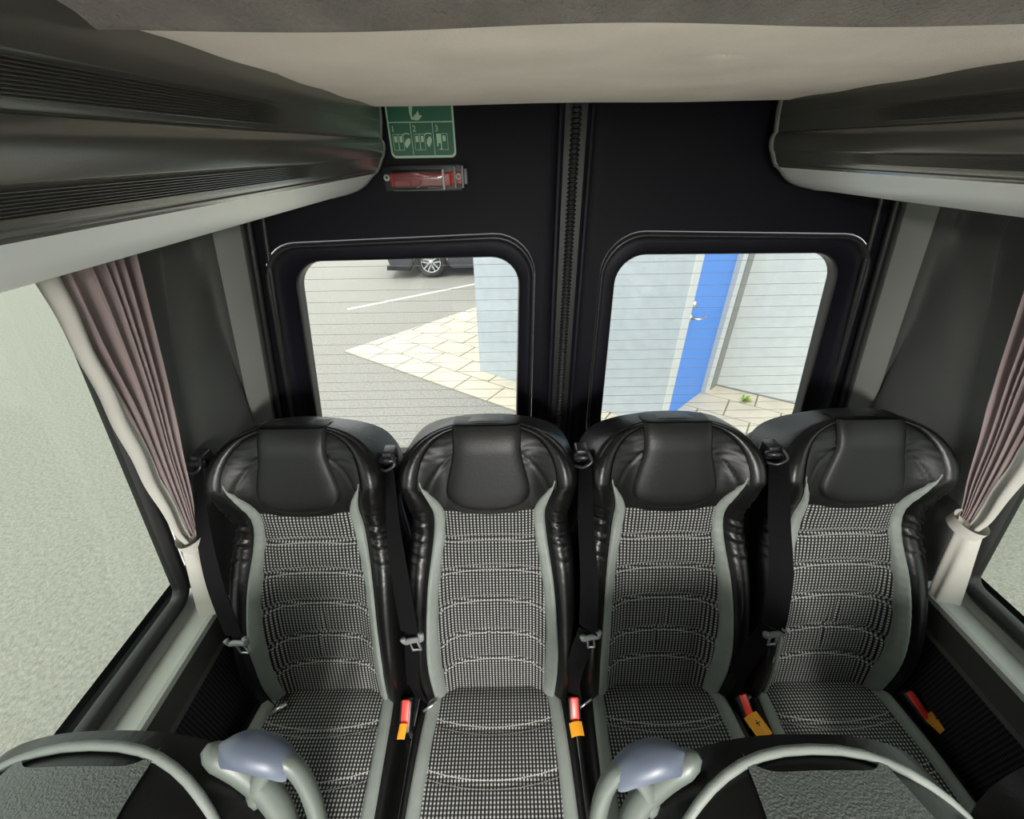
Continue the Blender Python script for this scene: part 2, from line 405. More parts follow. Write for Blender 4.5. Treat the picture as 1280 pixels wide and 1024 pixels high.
# ------------------------------------------------------------------ van shell
ZT = 2.12; YF = -4.3
def WX(z): return 1.03-.05*(z-.8)/.85 if z > .8 else 1.03
fl = box('floor', (-1.1, YF, -.08), (1.1, .06, 0), 'floor'); tag(fl, kind='structure')
Y0 = -.490                                                   # rear edge of the side windows
for s, nm in ((-1, 'wall_left'), (1, 'wall_right')):
    wins = [(-1.95, Y0), (-3.7, -2.1)]
    parts = []
    ob = thing_root = bpy.data.objects.new(nm, None); C.objects.link(ob); tag(ob, kind='structure')
    # ledge + lower panels, profile in (|x|, z)
    def strip(name, prof, m, y0, y1, uv=False, parent=ob):
        V = []; 
        for y in (y0, y1):
            for x, z in prof: V.append((s*x, y, z))
        n = len(prof); F = [(i, i+1, n+i+1, n+i) for i in range(n-1)]
        o = pyd(name, V, F, m, parent, False)
        if uv:
            l = o.data.uv_layers.new(name='UVMap')
            for lo in o.data.loops:
                v = o.data.vertices[lo.vertex_index].co; l.data[lo.index].uv = (v.y, v.z)
        return o
    strip('window_ledge', [(1.06, .775), (1.035, .76), (1.022, .752), (.975, .746), (.966, .742), (.962, .73)], 'sill', YF, -.47)
    strip('side_panel', [(.962, .731), (.957, .665), (.950, .655)], 'panel', YF, -.02)
    strip('perforated_panel', [(.950, .656), (.94, .02), (.94, 0)], 'mesh', YF, -.02, True)
    # wall above windows and between them
    strip('upper_panel', [(WX(1.60), 1.60), (WX(1.9)-.01, 1.9), (WX(1.9), ZT)], 'wall', YF, -.2)
    for y0, y1 in ((-2.1, -1.95), (YF, -3.7)):
        strip('window_post', [(1.022, .755), (WX(1.2)-.01, 1.2), (WX(1.6)-.008, 1.62)], 'wall', y0, y1)
    # outer skin (keeps daylight out)
    strip('outer_skin', [(1.10, -.3), (1.12, .3), (1.12, .77)], 'shell', YF, .04)
    strip('outer_skin', [(1.075, 1.6), (1.02, 1.9), (.96, ZT)], 'shell', YF, .04)
    strip('outer_skin', [(1.12, .77), (1.11, 1.2), (1.075, 1.6)], 'shell', -.31, .04)
    # rear corner trim: plan section follows the fold, jamb leans in
    def xj(z): return .842+.187*(1.607-z)
    def yfold(z): return -.05-.39*max(0, (1.60-z))*.95
    def corner(a, b):
        z = lerp(.0, ZT, b)
        zz = max(z, .45); J = xj(zz); W_ = WX(z)
        # keep the section sensible low down
        J = min(J, 1.0) if z < .9 else J
        yf = max(yfold(zz), -.26); YW = Y0+.145*(zz-.805)
        pts = [(J, -.012), (J+.006, -.03), (J+.045, -.055), (J+.062, -.075), (min(J+.075, W_-.035), -.09), (W_-.045, yf-.05), (W_-.035, max(yf-.12, YW+.09)), (W_-.03, max(yf-.14, YW+.07)), (W_-.022, YW+.045), (W_+.0, YW+.035), (W_+.02, YW+.034)]
        if z < .74: pts = [(min(p[0], .97), p[1]) for p in pts]
        tabx = [(i, p[0]) for i, p in enumerate(pts)]; taby = [(i, p[1]) for i, p in enumerate(pts)]
        x = a*(len(pts)-1)
        return (s*crom(tabx, x), crom(taby, x), z)
    grid('pillar_cover', corner, 61, 60, 'wall', ob, flip=s > 0)
    # facet with lit tone in its colour, next to the jamb, 2 mm proud
    def facet(a, b):
        z = lerp(.62, 1.9, b); J = xj(z)
        x = lerp(J+.004, J+.052, a); y = lerp(-.026, -.066, a)-.004*math.sin(PI*a)-.002
        return (s*x, y, z)
    grid('lit_pillar_facet', facet, 7, 24, 'pillar', ob, flip=s > 0)
    # windows: rubber + pane
    for wi, (y0, y1) in enumerate(wins):
        win = bpy.data.objects.new('window_%d' % ((3 if s < 0 else 4)+2*wi), None); C.objects.link(win); tag(win, kind='structure')
        zc0, zc1 = .782, 1.62
        def ring(off, dx, r0):
            out = []
            ya, yb, za, zb = y0+off, y1-off, zc0+off, zc1-off; r = max(r0-off, .01)
            for cyy, czz, a0 in ((yb-r, zb-r, 0), (ya+r, zb-r, 90), (ya+r, za+r, 180), (yb-r, za+r, 270)):
                for k in range(9):
                    a = math.radians(a0+90*k/8)
                    y = cyy+r*math.cos(a); z = czz+r*math.sin(a)
                    if wi == 0 and a0 in (0, 270): y += .145*(z-.805)
                    out.append((s*(WX(z)+dx), y, z))
            return out
        rings = [ring(-.03, .02, .05), ring(-.004, -.004, .05), ring(.004, -.010, .05), ring(.014, -.008, .05), ring(.020, -.001, .05), ring(.024, .004, .05), ring(.026, .02, .05)]
        V = sum(rings, []); n = len(rings[0])
        pyd('window_seal', V, grid_faces(n, len(rings), True), 'rubber', win)
        gl = ring(.02, .008, .05); pyd('pane', gl, [tuple(range(n))], 'glass_side', win, False)

# roof skin and windscreen end
def roof_fn(a, b): return (lerp(-1.1, 1.1, a), lerp(YF, .04, b), ZT+.03*math.sin(PI*a))
rf = grid('trim_1', roof_fn, 13, 2, 'shell'); tag(rf, kind='structure')
wf = join_boxes('wall_front', [((-1.12, YF-.06, -.1), (1.12, YF, .55)), ((-1.12, YF-.06, 1.85), (1.12, YF, 2.15)), ((-1.12, YF-.06, .55), (-.98, YF, 1.85)), ((.98, YF-.06, .55), (1.12, YF, 1.85))], 'wall'); tag(wf, kind='structure')
wg = box('window_7', (-.98, YF-.03, .55), (.98, YF-.025, 1.85), 'glass_clear'); tag(wg, kind='structure')

# ceiling fleece: soft panel with rolled rear edge and one sagging fold
def ceil_fn(a, b):
    x = lerp(-.56, .56, a); yS = -.765+.018*math.sin(x*2.2+.5)+.006*math.sin(x*17)
    y = lerp(-.035, yS, b/.4) if b <= .4 else lerp(yS, YF+.02, ((b-.4)/.6)**2)
    z = 1.857
    if y > -.08: z += .10*(1-math.sqrt(max(0, 1-((y+.08)/.045)**2)))*.25
    ys = -.765+.018*math.sin(x*2.2+.5)+.006*math.sin(x*17)
    z -= .006*math.exp(-((y-ys)/.010)**2)
    z += .030*ss((ys-y)/.12)
    z += .0015*math.sin(x*9+y*14)*math.sin(y*23-x*4)
    # two shallow dents
    for dx_, dy_ in ((.075, -.585), (-.47, -.52)):
        z += .006*math.exp(-((x-dx_)/.02)**2-((y-dy_)/.006)**2)
    return (x, y, z)
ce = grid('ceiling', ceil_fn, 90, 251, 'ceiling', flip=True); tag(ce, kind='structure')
ce.data.materials.append(M['ceiling_shaded'])  # shade past the seam, put into the colour of the fleece
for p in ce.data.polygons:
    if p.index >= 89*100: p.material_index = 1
cb = poly('trim_2', [(-.56, -.036, 1.86), (.56, -.036, 1.86), (.56, -.036, 2.1), (-.56, -.036, 2.1)], 'shellcloth'); tag(cb, kind='structure')
for y_ in (-2.45, -3.6):  # unseen lamp bodies added to go with the fill lights
    t = thing('added_fill_lamp', 'added fill lamp over the aisle, out of view, %s' % ('nearer the rear bench' if y_ > -3 else 'near the windscreen'), 'lamp', (0, y_, 1.85))
    box('frame', (-.06, -.47, -.006), (.06, .47, .0), 'greyplastic', t); box('diffuser', (-.05, -.45, -.012), (.05, .45, -.006), 'diffuser', t)

# ------------------------------------------------------------------ rear doors
def rquad(cs, rs, yv, n=9):
    """cs: TL,TR,BR,BL (x,z); rounded corners"""
    out = []
    for i in range(4):
        p = Vector(cs[i]); a = (Vector(cs[i-1])-p); b = (Vector(cs[(i+1) % 4])-p)
        la, lb = a.length, b.length; a.normalize(); b.normalize(); r = rs[i]
        half = math.acos(max(-1, min(1, a.dot(b))))/2; tl = min(r/math.tan(half), la*.48, lb*.48); r = tl*math.tan(half)
        c = p+(a+b).normalized()*(r/math.sin(half)); t0 = p+a*tl-c; t1 = p+b*tl-c
        a0 = math.atan2(t0.y, t0.x); a1 = math.atan2(t1.y, t1.x); da = (a1-a0+PI) % (2*PI)-PI
        for k in range(n):
            an = a0+da*k/(n-1); out.append((c.x+r*math.cos(an), yv, c.y+r*math.sin(an)))
        nx = Vector(cs[(i+1) % 4])
    return out
def mix_ring(r0, r1, t, yv): return [(lerp(p[0], q[0], t), yv, lerp(p[2], q[2], t)) for p, q in zip(r0, r1)]
GL = [(.135, 1.528), (.742, 1.524), (.842, .86), (.150, .86)]
GR = [.075, .085, .12, .14]
OU = [(.090, 1.588), (.822, 1.568), (.945, .80), (.098, .80)]
OR = [.11, .11, .15, .19]
def out_q(d): return None
for s, nm, wn, lab in ((-1, 'door_1', 'window_1', 'left'), (1, 'door_2', 'window_2', 'right')):
    d = bpy.data.objects.new(nm, None); C.objects.link(d); tag(d, kind='structure')
    def mir(ring_): return [(s*p[0], p[1], p[2]) for p in ring_]
    G0 = rquad(GL, GR, 0); O0 = rquad(OU, OR, 0)
    D0 = rquad([(.026, ZT), (.80, ZT), (1.10, .25), (.026, .25)], [.01]*4, 0)
    D1 = mix_ring(D0, D0, 0, .05)
    def off(t, y): return mix_ring(O0, G0, t, y)
    def olap(t, y): return mix_ring(O0, D0, t, y)
    seq = [D1, mix_ring(D0, O0, .0, .004), mix_ring(D0, O0, .02, 0), mix_ring(D0, O0, .7, 0), olap(.04, 0), olap(.012, -.001)]
    V = mir(sum(seq, [])); n = len(G0); F = grid_faces(n, len(seq), True)
    if s < 0: F = [f[::-1] for f in F]
    pyd('door_panel', V, F, 'door', d)
    seq = [olap(.012, .002), off(.0, -.009), off(.07, -.013), off(.14, -.009), off(.2, .006)]
    F = grid_faces(n, len(seq), True)
    if s < 0: F = [f[::-1] for f in F]
    pyd('bead', mir(sum(seq, [])), F, 'bead', d)
    seq = [off(.19, .006), off(.30, .010), off(.40, .008), off(.86, .006), off(.89, .002)]
    F = grid_faces(n, len(seq), True)
    if s < 0: F = [f[::-1] for f in F]
    pyd('window_frame', mir(sum(seq, [])), F, 'doorframe', d)
    seq = [off(.88, .008), off(.895, -.001), off(.925, -.003), off(.955, .001), off(.965, .012), off(1.0, .03)]
    F = grid_faces(n, len(seq), True)
    if s < 0: F = [f[::-1] for f in F]
    pyd('window_seal', mir(sum(seq, [])), F, 'bead', d)
    win = bpy.data.objects.new(wn, None); C.objects.link(win); tag(win, kind='structure')
    pyd('pane', mir(mix_ring(G0, G0, 0, .028)), [tuple(range(n))], 'glass_rear', win, False)
    wb = []
    for k in range(20):
        z = 1.505-.0335*k
        wb.append((z,))
    V = []; F = []
    for (z,) in wb:
        x0 = .138; x1 = lerp(.742, .84, (1.51-z)/.66)
        if z > 1.49: x0 = .155; x1 -= .02
        if z < .95: x0 = .17+(.95-z)*.8; x1 -= (.95-z)*.5
        b = len(V)
        for x in (x0, x1):
            for yy, zz in ((.0255, z-.0004), (.0255, z+.0004), (.0265, z+.0004), (.0265, z-.0004)): V.append((s*x, yy, zz))
        F += [(b, b+1, b+5, b+4), (b+1, b+2, b+6, b+5), (b+2, b+3, b+7, b+6), (b+3, b, b+4, b+7)]
    hw = pyd('heating_wires', V, F, 'wire', win, False); tag(hw, kind='stuff')
    # jamb seal tube along the door's outer edge
    tube('edge_seal', [(s*(.842+.187*(1.607-z)-.010), -.012, z) for z in [.4+.1*k for k in range(17)]], .009, 'rubber', d, 8)
    tube('edge_seal', [(s*(.842+.187*(1.607-z)-.045), -.004, z) for z in [.4+.1*k for k in range(17)]], .007, 'bead', d, 8)
# corrugated centre seal
t3 = bpy.data.objects.new('trim_3', None); C.objects.link(t3); tag(t3, kind='structure')
for x in (-.037, .037):
    box('seal_bar', (x-.005, -.010, .25), (x+.005, .01, ZT), 'doorframe', t3, .003)
box('backing', (-.034, .004, .25), (.034, .03, ZT), 'rubber', t3)
def hose(a, b):
    z = lerp(.3, 2.1, b); r = .011+.0025*math.sin(b*2*PI*180); an = PI+PI*a
    return (r*math.cos(an), .004+r*math.sin(an)*1.0, z)
h_ = grid('corrugated_hose', hose, 8, 1100, 'rubber', t3)

# ------------------------------------------------------------------ overhead lockers
SEC = [(.438, 1.90), (.438, 1.856), (.440, 1.832), (.441, 1.828), (.4455, 1.804), (.4475, 1.8005), (.4445, 1.7985), (.442, 1.790), (.4435, 1.778), (.448, 1.766), (.451, 1.763), (.462, 1.744), (.4665, 1.7395), (.4675, 1.7365), (.474, 1.7325)]
SILV = [(.4745, 1.7325), (.485, 1.724), (.500, 1.711), (.52, 1.700), (.545, 1.692), (.572, 1.6865), (.60, 1.683), (.75, 1.676), (.985, 1.67)]
def resample(tab, n):
    a = [(i, p[0]) for i, p in enumerate(tab)]; b = [(i, p[1]) for i, p in enumerate(tab)]
    return [(crom(a, k*(len(tab)-1)/n), crom(b, k*(len(tab)-1)/n)) for k in range(n+1)]
for s in (-1, 1):
    side = 'left' if s < 0 else 'right'
    lk = thing('overhead_locker', 'long graphite grey overhead luggage locker along the %s side of the roof' % side, 'luggage locker', (s*.5, -.04, 1.7))
    lk_loc = Vector((s*.5, -.04, 1.7))
    def ext(name, prof, y0, y1, m, ny=2, sub=None, cap=False):
        V = []
        for j in range(ny):
            y = lerp(y0, y1, j/(ny-1))
            for x, z in prof: V.append(Vector((s*x, y, z))-lk_loc)
        F = grid_faces(len(prof), ny)
        if s > 0: F = [f[::-1] for f in F]
        return pyd(name, V, F, m, sub or lk)
    ext('door_front', resample(SEC, 110), -4.2, -.055, 'locker', 40)
    ext('bottom_trim', resample(SILV, 50), -4.2, -.055, 'silver', 20)
    # ribbing: real ridges that fade out before the end cap
    for z0, z1, yend, nr in ((1.8265, 1.8055, (-.50 if s < 0 else -.33), 10), (1.7615, 1.7455, (-.42 if s < 0 else -.30), 8)):
        tab = sorted([(z, x) for x, z in SEC]); prof = []
        K_ = nr*8
        V = []; ys = [-4.2, yend-.1, yend-.06, yend-.03, yend]; amps = [1, 1, .75, .35, 0]
        for y, am in zip(ys, amps):
            for k in range(K_+1):
                z = lerp(z0, z1, k/K_); x = crom(tab, z)
                ph = (k % 8)/8
                x -= .0004+am*.0024*(1 if .2 < ph < .55 else (.5 if ph in (.125, .625) else -.3))
                V.append(Vector((s*x, y, z))-lk_loc)
        F = grid_faces(K_+1, len(ys))
        if s > 0: F = [f[::-1] for f in F]
        r_ = pyd('ribbing', V, F, 'lockergroove', lk, False); tag(r_, kind='stuff')
    # end lip and end plate
    allp = resample(SEC, 60)+resample(SILV, 40)[1:]
    V = []
    for y, g_ in ((-.058, -.0005), (-.054, -.0015), (-.042, -.0015), (-.038, .004)):
        for i, (x, z) in enumerate(allp):
            a_ = allp[max(i-1, 0)]; b_ = allp[min(i+1, len(allp)-1)]
            tx, tz = b_[0]-a_[0], b_[1]-a_[1]; L_ = math.hypot(tx, tz) or 1
            nx, nz = tz/L_, -tx/L_          # towards aisle / down
            V.append(Vector((s*(x-g_*nx), y, z-g_*nz))-lk_loc)
    F = grid_faces(len(allp), 4)
    if s > 0: F = [f[::-1] for f in F]
    pyd('end_lip', V, F, 'lip', lk)
    V = [Vector((s*x, -.038, z))-lk_loc for x, z in allp]+[Vector((s*.985, -.038, 1.9))-lk_loc]
    pyd('end_plate', V, [tuple(range(len(V)))], 'lip', lk, False)

# ------------------------------------------------------------------ sign and belt cutter on the left rear door
sg = thing('exit_sign', 'green and white emergency instruction sign with numbers 1 2 3 on the black door', 'sign', (-.361, -.001, 1.84))
def sign_plate(name, w0, z0, z1, r, y, m, t=.002, p=sg):
    cs = [(-w0, z1), (w0, z1), (w0, z0), (-w0, z0)]
    R_ = rquad(cs, [r]*4, y); n = len(R_); V = R_+[(a, y-t, b) for a, _, b in R_]
    F = [(i, (i+1) % n, n+(i+1) % n, n+i) for i in range(n)]+[tuple(range(n, 2*n)), tuple(range(n))[::-1]]
    return pyd(name, V, F, m, p, False)
sign_plate('border', .0775, -.078, .075, .012, 0, 'signwhite', .0015)
sign_plate('green_field', .0735, -.073, .071, .009, -.0015, 'green', .0006)
def sgbar(x0, z0, x1, z1, y=-.0022, name='pictogram', m='signwhite'):
    return ((x0, y-.0005, z0), (x1, y, z1))
pic = [sgbar(-.0735, -.0085, .0735, -.0065), sgbar(-.0250, -.073, -.0238, -.0085), sgbar(.0262, -.073, .0274, -.0085)]
for cx_ in (-.056, -.006):
    for i in (0, 1):
        x0 = cx_-.0125+i*.0125
        pic += [sgbar(x0, -.062, x0+.0008, -.030), sgbar(x0, -.062, x0+.0125, -.0612), sgbar(x0, -.0308, x0+.0125, -.030), sgbar(x0+.0117, -.062, x0+.0125, -.030), sgbar(x0+.003, -.046, x0+.0095, -.034)]
x0 = .034
pic += [sgbar(x0, -.062, x0+.011, -.030), sgbar(x0+.011, -.062, x0+.026, -.0612), sgbar(x0+.011, -.0308, x0+.026, -.030), sgbar(x0+.0252, -.062, x0+.026, -.030), sgbar(x0+.014, -.045, x0+.021, -.034)]
pg = join_boxes('line_work', pic, 'signwhite', sg)
def flat_poly(name, pts, m, parent, y0=-.0022, t=.0006):
    n = len(pts); V = [(a, y0, b) for a, b in pts]+[(a, y0-t, b) for a, b in pts]
    return pyd(name, V, [tuple(range(n, 2*n)), tuple(range(n))[::-1]]+[(i, (i+1) % n, n+(i+1) % n, n+i) for i in range(n)], m, parent, False)
for cx_, tl in ((-.0425, 0), (.0085, .25)):
    hand = [(0, -.004), (.004, .0035), (.009, .0065), (.0135, .007), (.014, .004), (.0145, .001), (.0135, -.003), (.009, -.008), (.004, -.0125), (.0015, -.010)]
    flat_poly('hand', [(cx_+a*math.cos(tl)-b*math.sin(tl), -.045+a*math.sin(tl)+b*math.cos(tl)) for a, b in hand], 'signwhite', sg)
    arc = [(cx_-.002+.0085+.0105*math.cos(a), -.034+.006*math.sin(a)) for a in [math.radians(170-k*15) for k in range(10)]]
    arc += [(cx_-.002+.0085+.0085*math.cos(a), -.0345+.0045*math.sin(a)) for a in [math.radians(35+k*15) for k in range(10)]]
    flat_poly('arc', arc, 'signwhite', sg)
flat_poly('stepping_figure', [(.034, -.061), (.031, -.054), (.036, -.056), (.038, -.048), (.043, -.05), (.043, -.058), (.039, -.062)], 'green', sg, -.0028)
flat_poly('arrow', [(-.018, -.002), (-.011, -.004), (-.004, -.004), (.006, .004), (-.001, .006), (-.003, .014), (-.008, .008), (-.012, .006)], 'signwhite', sg)
flat_poly('running_figure', [(-.024, .045), (-.023, .01), (-.020, -.003), (-.016, -.003), (-.018, .008), (-.012, .03), (.008, .03), (.012, .02), (.015, .025), (.010, .045), (-.004, .05), (-.014, .056)], 'signwhite', sg)
def text(name, body, size, loc, m, parent, rot=(PI/2, 0, 0), ext=.0003, width=None):
    cu = bpy.data.curves.new(name, 'FONT'); cu.body = body; cu.size = size; cu.extrude = ext; cu.resolution_u = 3
    o = bpy.data.objects.new(name, cu); C.objects.link(o)
    me = bpy.data.meshes.new_from_object(o.evaluated_get(bpy.context.evaluated_depsgraph_get())); bpy.data.objects.remove(o); bpy.data.curves.remove(cu)
    q = link(name, me, m, parent, False); q.location = loc; q.rotation_euler = rot
    return q
for ch, x in (('1', -.0705), ('2', -.0205), ('3', .0315)):
    text('numeral', ch, .017, (x, -.0024, -.0255), 'signwhite', sg)

bc = thing('belt_cutter', 'red emergency belt cutter in a clear cover under the green sign', 'belt cutter', (-.36, -.001, 1.722), 0)
box('backplate', (-.105, -.003, -.030), (.085, 0, .026), 'blackplastic', bc, .002)
box('handle', (-.088, -.016, -.020), (.060, -.004, .010), 'belt_red', bc, .004)
box('cover', (-.080, -.022, -.026), (.042, -.003, .016), 'clear', bc, .004)
box('cover_edge', (-.080, -.0235, -.028), (.046, -.020, -.0255), 'sageplastic', bc, .0005)
box('cover_end', (.040, -.024, -.026), (.0455, -.004, .016), 'lip', bc, .001)
box('hammer_collar', (.068, -.022, -.024), (.074, -.004, .022), 'greyplastic', bc, .001)
box('hammer_collar', (.086, -.022, -.024), (.092, -.004, .024), 'greyplastic', bc, .001)
box('hammer_head', (.092, -.020, -.016), (.101, -.005, .018), 'greyplastic', bc, .003)
tube('hammer_ring', [(.080+.0055*math.cos(2*PI*k/16), -.022, .001+.0055*math.sin(2*PI*k/16)) for k in range(17)], .0016, 'lip', bc, 6)
box('neck', (.058, -.014, -.016), (.092, -.005, .012), 'belt_red', bc, .003)
scw = tube('screw', [(-.098, -.003, .0), (-.098, -.0055, .0)], .0075, 'whiteframe', bc, 16)
tube('screw_socket', [(-.098, -.0054, .0), (-.098, -.006, .0)], .003, 'black', scw, 10)

# ------------------------------------------------------------------ seats
TW = [(0, .220), (.10, .227), (.2, .229), (.3, .228), (.42, .223), (.50, .209), (.54, .207), (.59, .219), (.65, .222), (.70, .208), (.75, .180), (.785, .142), (.806, .09), (.815, .0)]
TI = [(-.03, .134), (0, .137), (.12, .142), (.25, .143), (.37, .134), (.49, .117), (.56, .113), (.60, .126), (.66, .160)]
TG = [(-.03, .164), (0, .166), (.15, .172), (.25, .169), (.37, .161), (.49, .145), (.56, .140), (.60, .146), (.66, .162)]
HB = [(-.03, .095), (0, .108), (.12, .132), (.25, .130), (.37, .107), (.48, .070), (.54, .066), (.60, .105), (.65, .115), (.72, .098), (.80, .05), (.82, .03)]
BACK_A = Vector((0, .304, .953)).normalized(); BACK_N = Vector((0, -BACK_A.z, BACK_A.y))
def P3(u, v, w_): return Vector((u, 0, 0)) + BACK_A*v + BACK_N*(w_-.06)
def cw(v): return .056+.010*math.sin(PI*max(0, min(1, v/.5))) + .018*ss((v-.5)/.12)-.030*max(0, (v-.72)/.09)**2
def base(u, v):
    c = cw(v); r = abs(u)
    return c+(crom(HB, v)-c)*ss((r-.100)/.085)
def wrinkle(u, v, win_c=.505, ww=.075, amp=.0075):
    k = math.exp(-((v-win_c)/ww)**2)
    return k*amp*(math.sin(v*330+3*math.sin(u*40))+.5*math.sin(v*190+u*60+1.3))
BQ = [.08, .175, .285, .385, .478]        # quilting seams on the backrest
BARC = [.030, .028, .023, .016, .008]
def dist_seam(u, v, seams, arcs, half):
    best = 9
    for q, a in zip(seams, arcs):
        d = v-(q+a*(1-(u/half)**2))
        if abs(d) < abs(best): best = d
    return best
def make_backrest(root, front=False):
    pad_m = 'pebble' if front else 'leather'
    # woven insert
    def ins_uv(a, b):
        v0, v1 = -.04, .578; t = b
        vv = lerp(v0, v1-.020, t)+.020*t*0
        half = crom(TI, vv); u = (2*a-1)*half
        vv = lerp(v0, .582-.020*(1-(u/half)**2), t)
        return u, vv, half
    def ins(a, b):
        u, v, half = ins_uv(a, b)
        d = dist_seam(u, v, BQ, BARC, half)
        gr = .010*math.exp(-(abs(d)/.008)**1.4)
        puff = .010*(1-abs(2*a-1)**8)*(1-max(0, (b-.94)/.06)**2)
        crease = .007*math.exp(-((u-.012)/.004)**2)*math.exp(-((v-.235)/.045)**2)+.006*math.exp(-((u+.012)/.004)**2)*math.exp(-((v-.18)/.05)**2)
        return P3(u, v, base(u, v)+puff-gr-crease)
    def uv1(a, b): u, v, h = ins_uv(a, b); return (u+.5, v+.5)
    def uv2(a, b):
        u, v, h = ins_uv(a, b); d = dist_seam(u, v, BQ, BARC, h); return (u, abs(d))
    grid('back_insert', ins, 57, 170, 'insert', root, {'UVMap': uv1, 'quilt': uv2})
    # sage trims
    for s in (-1, 1):
        def tr(a, b):
            v = lerp(-.03, .662, b); i, o = crom(TI, v), crom(TG, v)
            if b > .995: o = i+.001
            u = lerp(i-.001, o+.001, a)
            edge = 1-abs(2*a-1)**4
            return P3(s*u, v, base(u, v)+.009*edge*(1-ss((b-.9)/.1)*.6)-.002+.0008*math.sin(v*260)*edge)
        grid('side_trim', tr, 11, 110, 'sage', root, flip=s < 0)
    # padded rim, from bottom left over the head to bottom right
    NR = 260
    def path(q):
        """q 0..1 left-bottom to right-bottom: returns inner(u,v), outer(u,v)"""
        s = -1 if q < .5 else 1; k = 1-abs(2*q-1)          # 0 bottom, 1 top
        if k < .70:
            v = lerp(-.06, .640, k/.70)
            return (s*crom(TG, v), v), (s*crom(TW, v), v)
        t = (k-.70)/.30; an = t*PI/2
        # outer: superellipse from (.224,.655) to (0,.815)
        n_ = 2.35; c_, s_ = max(math.cos(an), 0)**(2/n_), math.sin(an)**(2/n_)
        ou, ov = .2245*c_, .640+.157*s_
        iu, iv = .163*max(math.cos(an), 0)**(2/2.5), .640+.146*math.sin(an)**(2/2.5)
        return (s*iu, iv), (s*ou, ov)
    def rim(a, b):
        (iu, iv), (ou, ov) = path(b)
        th = a*PI/2*1.16; f = math.sin(min(th, PI/2))**.86; wi = base(iu, iv)-.005
        k = 1-abs(2*b-1)
        bul = .030*(1-.7*ss((k-.78)/.2)); ax_ = 0 if front else ss((k-.80)/.16); wl = -.035+.028*ax_
        if th < PI/2: w_ = wl+(wi-wl)*math.cos(th)**.42 if th > 0 else wi
        else: w_ = wl-.03*(1-.7*ax_)*(th-PI/2)/(.16*PI/2)
        w_ += bul*math.sin(PI*min(1, a*1.15))*.8*(1-a) + .006*(1-math.exp(-a*30))
        f2 = f if th < PI/2 else 1-.02*(th-PI/2)/(.16*PI/2)
        u, v = lerp(iu, ou, f2), lerp(iv, ov, f2)
        w_ += wrinkle(u, v)*math.sin(PI*min(1, a*1.2))
        if k > .72:  # second seam line around the head
            w_ -= .006*math.exp(-((a-.42)/.035)**2)*ss((k-.72)/.08)
        return P3(u, v, w_)
    grid('rim_bolster', rim, 30, NR, 'leather_soft', root)
    # head cover beneath pad (its visible lower band is the yoke)
    def head_half(v):
        if v < .640: return max(.02, crom([(.545, .06), (.560, .11), (.58, .121), (.60, .131), (.62, .148), (.640, .160)], v))
        t = min(1, (v-.640)/.146); return .163*max(0, 1-t**2.5)**(1/2.5)+.002
    def hc(a, b):
        v = lerp(.548, .786, b); h = head_half(v); u = (2*a-1)*h
        if b < .2: v = v-(.016*(1-(u/.13)**2)-.008)*(1-b/.2)
        v2 = v
        # crescent seam on each wing
        cr = .005*math.exp(-((abs(u)-(.150-7.5*max(0, v-.60)**2.2))/.004)**2)*ss((v-.60)/.04)
        return P3(u, v2, base(u, v)+.006*(1-abs(2*a-1)**6)*math.sin(PI*(b*.9+.1))**.4-cr*.7+wrinkle(u, v, .72, .035, .0006))
    grid('head_cover', hc, 61, 60, 'leather', root)
    PT = [(.580, .040), (.584, .062), (.592, .084), (.605, .098), (.625, .103), (.66, .097), (.72, .083), (.77, .082), (.82, .082)]
    if front: PT = [(v_, min(h_*1.32, .128)) for v_, h_ in PT]
    def pad(a, b):
        v = lerp(.578, .812, b); h = crom(PT, v); u = (2*a-1)*h
        e = max(0, 1-abs(2*a-1)**5)**.5*max(0, 1-max(0, 1-b/.10)**2.2)**.5
        vv = v-.010*(1-(u/.1)**2)*(1-ss(b/.3))
        wtop = base(u*.6, min(v, .815))
        w_ = wtop+.006+.013*e
        if b > .93:   # roll over the top edge
            t = (b-.93)/.07; w_ -= (.085 if front else .045)*t*t; u *= 1-(.16 if front else .03)*t; vv = min(vv, .796 if front else .785)+(.010 if front else .011)*math.sin(min(1, t)*PI/2)
        if front:
            vv = min(vv, .640+.164*(1-min(1, abs(u)/.224)**2.35)**(1/2.35)); w_ += .016*ss((v-.70)/.06)*(1-(2*a-1)**8)
        return P3(u, vv, w_)
    hp = grid('head_pad', pad, 41, 60, pad_m, root)
    return root
def shell_path(n=80):
    pts = []
    for k in range(n+1):
        q = k/n; s = -1 if q < .5 else 1; kk = 1-abs(2*q-1)
        if kk < .70: v = lerp(-.12, .640, kk/.70); pts.append((s*crom(TW, max(v, 0)), v))
        else:
            an = (kk-.70)/.30*PI/2; pts.append((s*.2245*max(math.cos(an), 0)**(2/2.35), .640+.157*math.sin(an)**(2/2.35)))
    return pts
def make_shell(root, m, thin=1):
    sp = shell_path(); V = []
    lv = [(.995, -.028, 0), (1.0, -.040, 0), (.985, -.075, 0), (.95, -.105, 0), (.85, -.125, 0), (.5, -.132, 0), (.0, -.132, 0)]
    for f, w_, _ in lv:
        for u, v in sp:
            vv = .3+(v-.3)*(f if v > .3 else 1)
            hh = math.hypot(u/.2245, max(0, v-.64)/.157); axs = ss((max(0, v-.64)/.157-.45)/.5) if thin == 1 else 0
            V.append(P3(u*f, vv, -.028+.024*axs+(w_+.028)*(1-.6*axs)*lerp(1, .42 if thin == 1 else thin, ss((v-.55)/.2) if thin != 1 else ss((v-.70)/.1))))
    F = [f[::-1] for f in grid_faces(len(sp), len(lv))]
    return pyd('back_shell', V, F, m, root)
